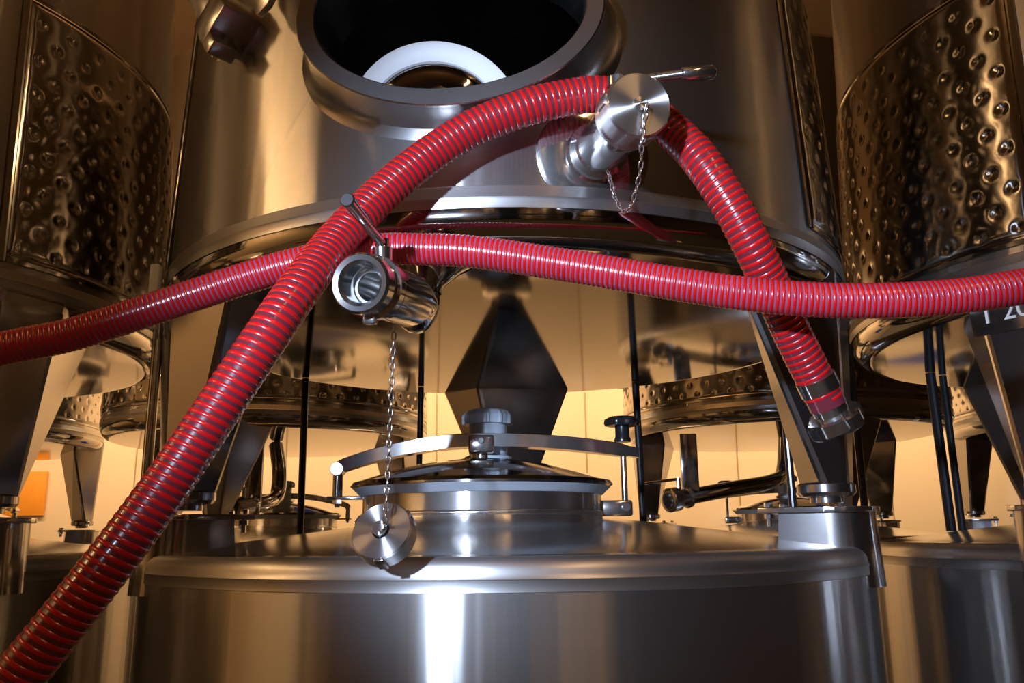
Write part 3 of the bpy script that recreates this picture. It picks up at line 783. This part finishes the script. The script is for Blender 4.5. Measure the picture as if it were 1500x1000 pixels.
# ------------------------------------------------------------------ drain pipes of the back row
def back_pipe(tank, pts, r, stem):
    inv = tank.matrix_world.inverted() if False else Matrix.Rotation(-PI, 4, 'Z') @ Matrix.Translation(-Vector(tank.location))
    L = [inv @ Vector(p) for p in pts]
    mb = MB(); tube(mb, spline(L, 0.02), r, 20); pp = mb.build('drain_pipe', M_MIRROR, tank, 40)
    e = L[0]; d = (L[0] - L[1]).normalized()
    mb = MB(); lathe(mb, [(0.0, -0.03), (r + 0.012, -0.03), (r + 0.013, -0.022), (r + 0.004, -0.018), (r + 0.004, 0.03), (r + 0.016, 0.034), (r + 0.016, 0.075), (r + 0.004, 0.08), (r - 0.004, 0.08), (r - 0.006, 0.03), (0, 0.03)], 32, org=e, axis=d); mb.build('pipe_valve', M_CHROME, pp, 24)
    u = Vector((0, 0, 1))
    mb = MB(); lathe(mb, [(0.010, 0.0), (0.010, r + 0.05), (0.0, r + 0.05)], 12, org=e + d * 0.02, axis=u)
    tube(mb, [e + d * 0.02 + u * (r + 0.045), e + d * 0.20 + u * (r + 0.05)], 0.006, 8); mb.build('valve_lever', M_CHROME, pp, 24)
    mb = MB(); s0 = inv @ Vector(stem[0]); s1 = inv @ Vector(stem[1])
    box(mb, 0, 0, (s1 - s0).length / 2, 0.07, 0.02, (s1 - s0).length, basis(s0, (1, 0, 0), (0, 1, 0), (0, 0, 1)), bevel=0.004); mb.build('pipe_hanger', M_LEG, pp, 24)
def bp(px, py, d): # point at forward distance d
    z = d / (FWD + (px - 750) / FPX * RGT - (py - 500) / FPX * UPV).y; return at(px, py, z)
ur = backs[2][0]; ul = backs[1][0]
back_pipe(ur, [bp(1000, 729, 3.45), bp(1070, 716, 3.6), bp(1130, 705, 3.75), bp(1147, 690, 3.85), bp(1150, 640, 3.95)], 0.032, (bp(1012, 722, 3.47), bp(1012, 722, 3.47) + Vector((0, 0, 0.24))))
back_pipe(ul, [bp(362, 742, 3.5), bp(392, 736, 3.6), bp(406, 724, 3.7), bp(409, 690, 3.75), bp(404, 650, 3.85)], 0.032, (bp(370, 738, 3.52), bp(370, 738, 3.52) + Vector((0, 0, 0.25))))

# ------------------------------------------------------------------ plates on the wedge legs of the neighbours
def leg_matrix(tank_x, ang, t0=0.0, z=1.95, rz=0.0, side=0):
    """frame on the outer face of a leg"""
    k = (z - Z_FOOT) / (2.074 - Z_FOOT); r = 0.728 + (0.747 - 0.728) * k
    a = math.radians(ang); N = Vector((math.sin(a), -math.cos(a), 0)); T = Vector((math.cos(a), math.sin(a), 0))
    return basis(N * (r + 0.003) + T * t0 + Vector((0, 0, z)), T, -N, Vector((0, 0, 1)))
def face_matrix(ang, i0, i1, s, z):
    """frame on the face of a leg between its corners i0 and i1"""
    LO = ((0.728, -0.03), (0.728, 0.03), (0.69, 0.05), (0.632, 0.018), (0.69, -0.05))
    def cor(i, z):
        k = (z - Z_FOOT) / ((2.074 if LEG_TOP[i][0] > 0.7 else 2.03) - Z_FOOT); r = LO[i][0] + (LEG_TOP[i][0] - LO[i][0]) * k; t = LO[i][1] + (LEG_TOP[i][1] - LO[i][1]) * k
        return Vector((t, -r, z))
    p = cor(i0, z).lerp(cor(i1, z), s); x = (cor(i1, z) - cor(i0, z)).normalized(); up = (cor(i0, z + 0.1).lerp(cor(i1, z + 0.1), s) - p).normalized()
    n = x.cross(up).normalized(); up = n.cross(x)
    return Matrix.Rotation(math.radians(ang), 4, 'Z') @ basis(p + n * 0.004, x, -n, up)
MP = face_matrix(-60, 0, 1, 0.5, 2.000)
mb = MB(); box(mb, 0, 0, 0, 0.16, 0.004, 0.075, MP, bevel=0.001); npl = mb.build('number_plate', M_LEG, up_r, 24)
cu = bpy.data.curves.new('plate_text', 'FONT'); cu.body = 'T 200'; cu.size = 0.052; cu.extrude = 0.0006; cu.align_x = 'CENTER'; cu.align_y = 'CENTER'
to = bpy.data.objects.new('plate_text', cu); COL.objects.link(to)
dg = bpy.context.evaluated_depsgraph_get(); tm = bpy.data.meshes.new_from_object(to.evaluated_get(dg)); bpy.data.objects.remove(to)
tm.materials.clear(); tm.materials.append(M_LETTER)
lt = link('plate_lettering', tm, npl); lt.matrix_local = MP @ Matrix.Translation((0, -0.003, 0)) @ Matrix.Rotation(PI / 2, 4, 'X')
ML = face_matrix(60, 0, 1, 0.5, 2.01)
mb = MB(); box(mb, 0, 0, 0, 0.13, 0.003, 0.07, ML, bevel=0.001); mb.build('rating_plate', M_COLLAR, up_l, 24)

# cable clip and conduit beside the left leg of the centre tank
q = at(226, 432, 1.62)
mb = MB(); box(mb, 0, 0, 0, 0.018, 0.02, 0.12, Matrix.Translation(q), bevel=0.003); box(mb, 0.0, -0.012, -0.045, 0.03, 0.012, 0.05, Matrix.Translation(q), bevel=0.003)
mb.build('conduit_clip', M_WHITE, up_c, 24)
mb = MB(); p0 = at(1207, 380, 1.66); lathe(mb, [(0.0, 0.0), (0.012, 0.0), (0.012, -0.34), (0.0, -0.34)], 16, org=p0); mb.build('conduit_rod', M_CHROME, up_c, 40)
mb = MB(); p0 = at(236, 440, 1.66); lathe(mb, [(0.0, 0.0), (0.010, 0.0), (0.010, -0.38), (0.0, -0.38)], 16, org=p0); mb.build('conduit_rod', M_CHROME, up_c, 40)

# ------------------------------------------------------------------ things by the back wall
def wallthing(name, px, py0, py1, d, w, dep, mat, label, cat, group=None):
    a = bp(px, py1, d); b_ = bp(px, py0, d); h = b_.z - a.z
    mb = MB(); box(mb, 0, 0, h / 2, w, dep, h, Matrix.Translation(a), bevel=0.004); o = mb.build(name, mat); tag(o, label, cat, group); return o
mb = MB(); box(mb, 0, 0, 0, 0.09, 0.05, 3.9, bevel=0.006); o = mb.build('timber_batten', M_WOOD); o.location = (bp(339, 700, 6.55).x, 4.705, 1.95); tag(o, 'yellow timber batten standing against the beige wall', 'batten')
for x, w in ((3.35, 1.5), (-1.3, 0.6)):
    mb = MB(); box(mb, 0, 0, 0, w, 0.03, 0.42, bevel=0.004); o = mb.build('blue_board', M_BLUE); o.location = (x, 4.712, 0.95); tag(o, 'wide blue board on the beige wall' if w > 1 else 'narrow blue board on the beige wall', 'board')
mb = MB(); box(mb, 0, 0, 0, 0.5, 0.03, 0.34, bevel=0.004); o = mb.build('orange_board', M_ORANGE); o.location = (bp(10, 722, 6.55).x, 4.712, bp(10, 722, 6.55).z); tag(o, 'orange board on the beige wall', 'board')
print('objects', len(bpy.data.objects))
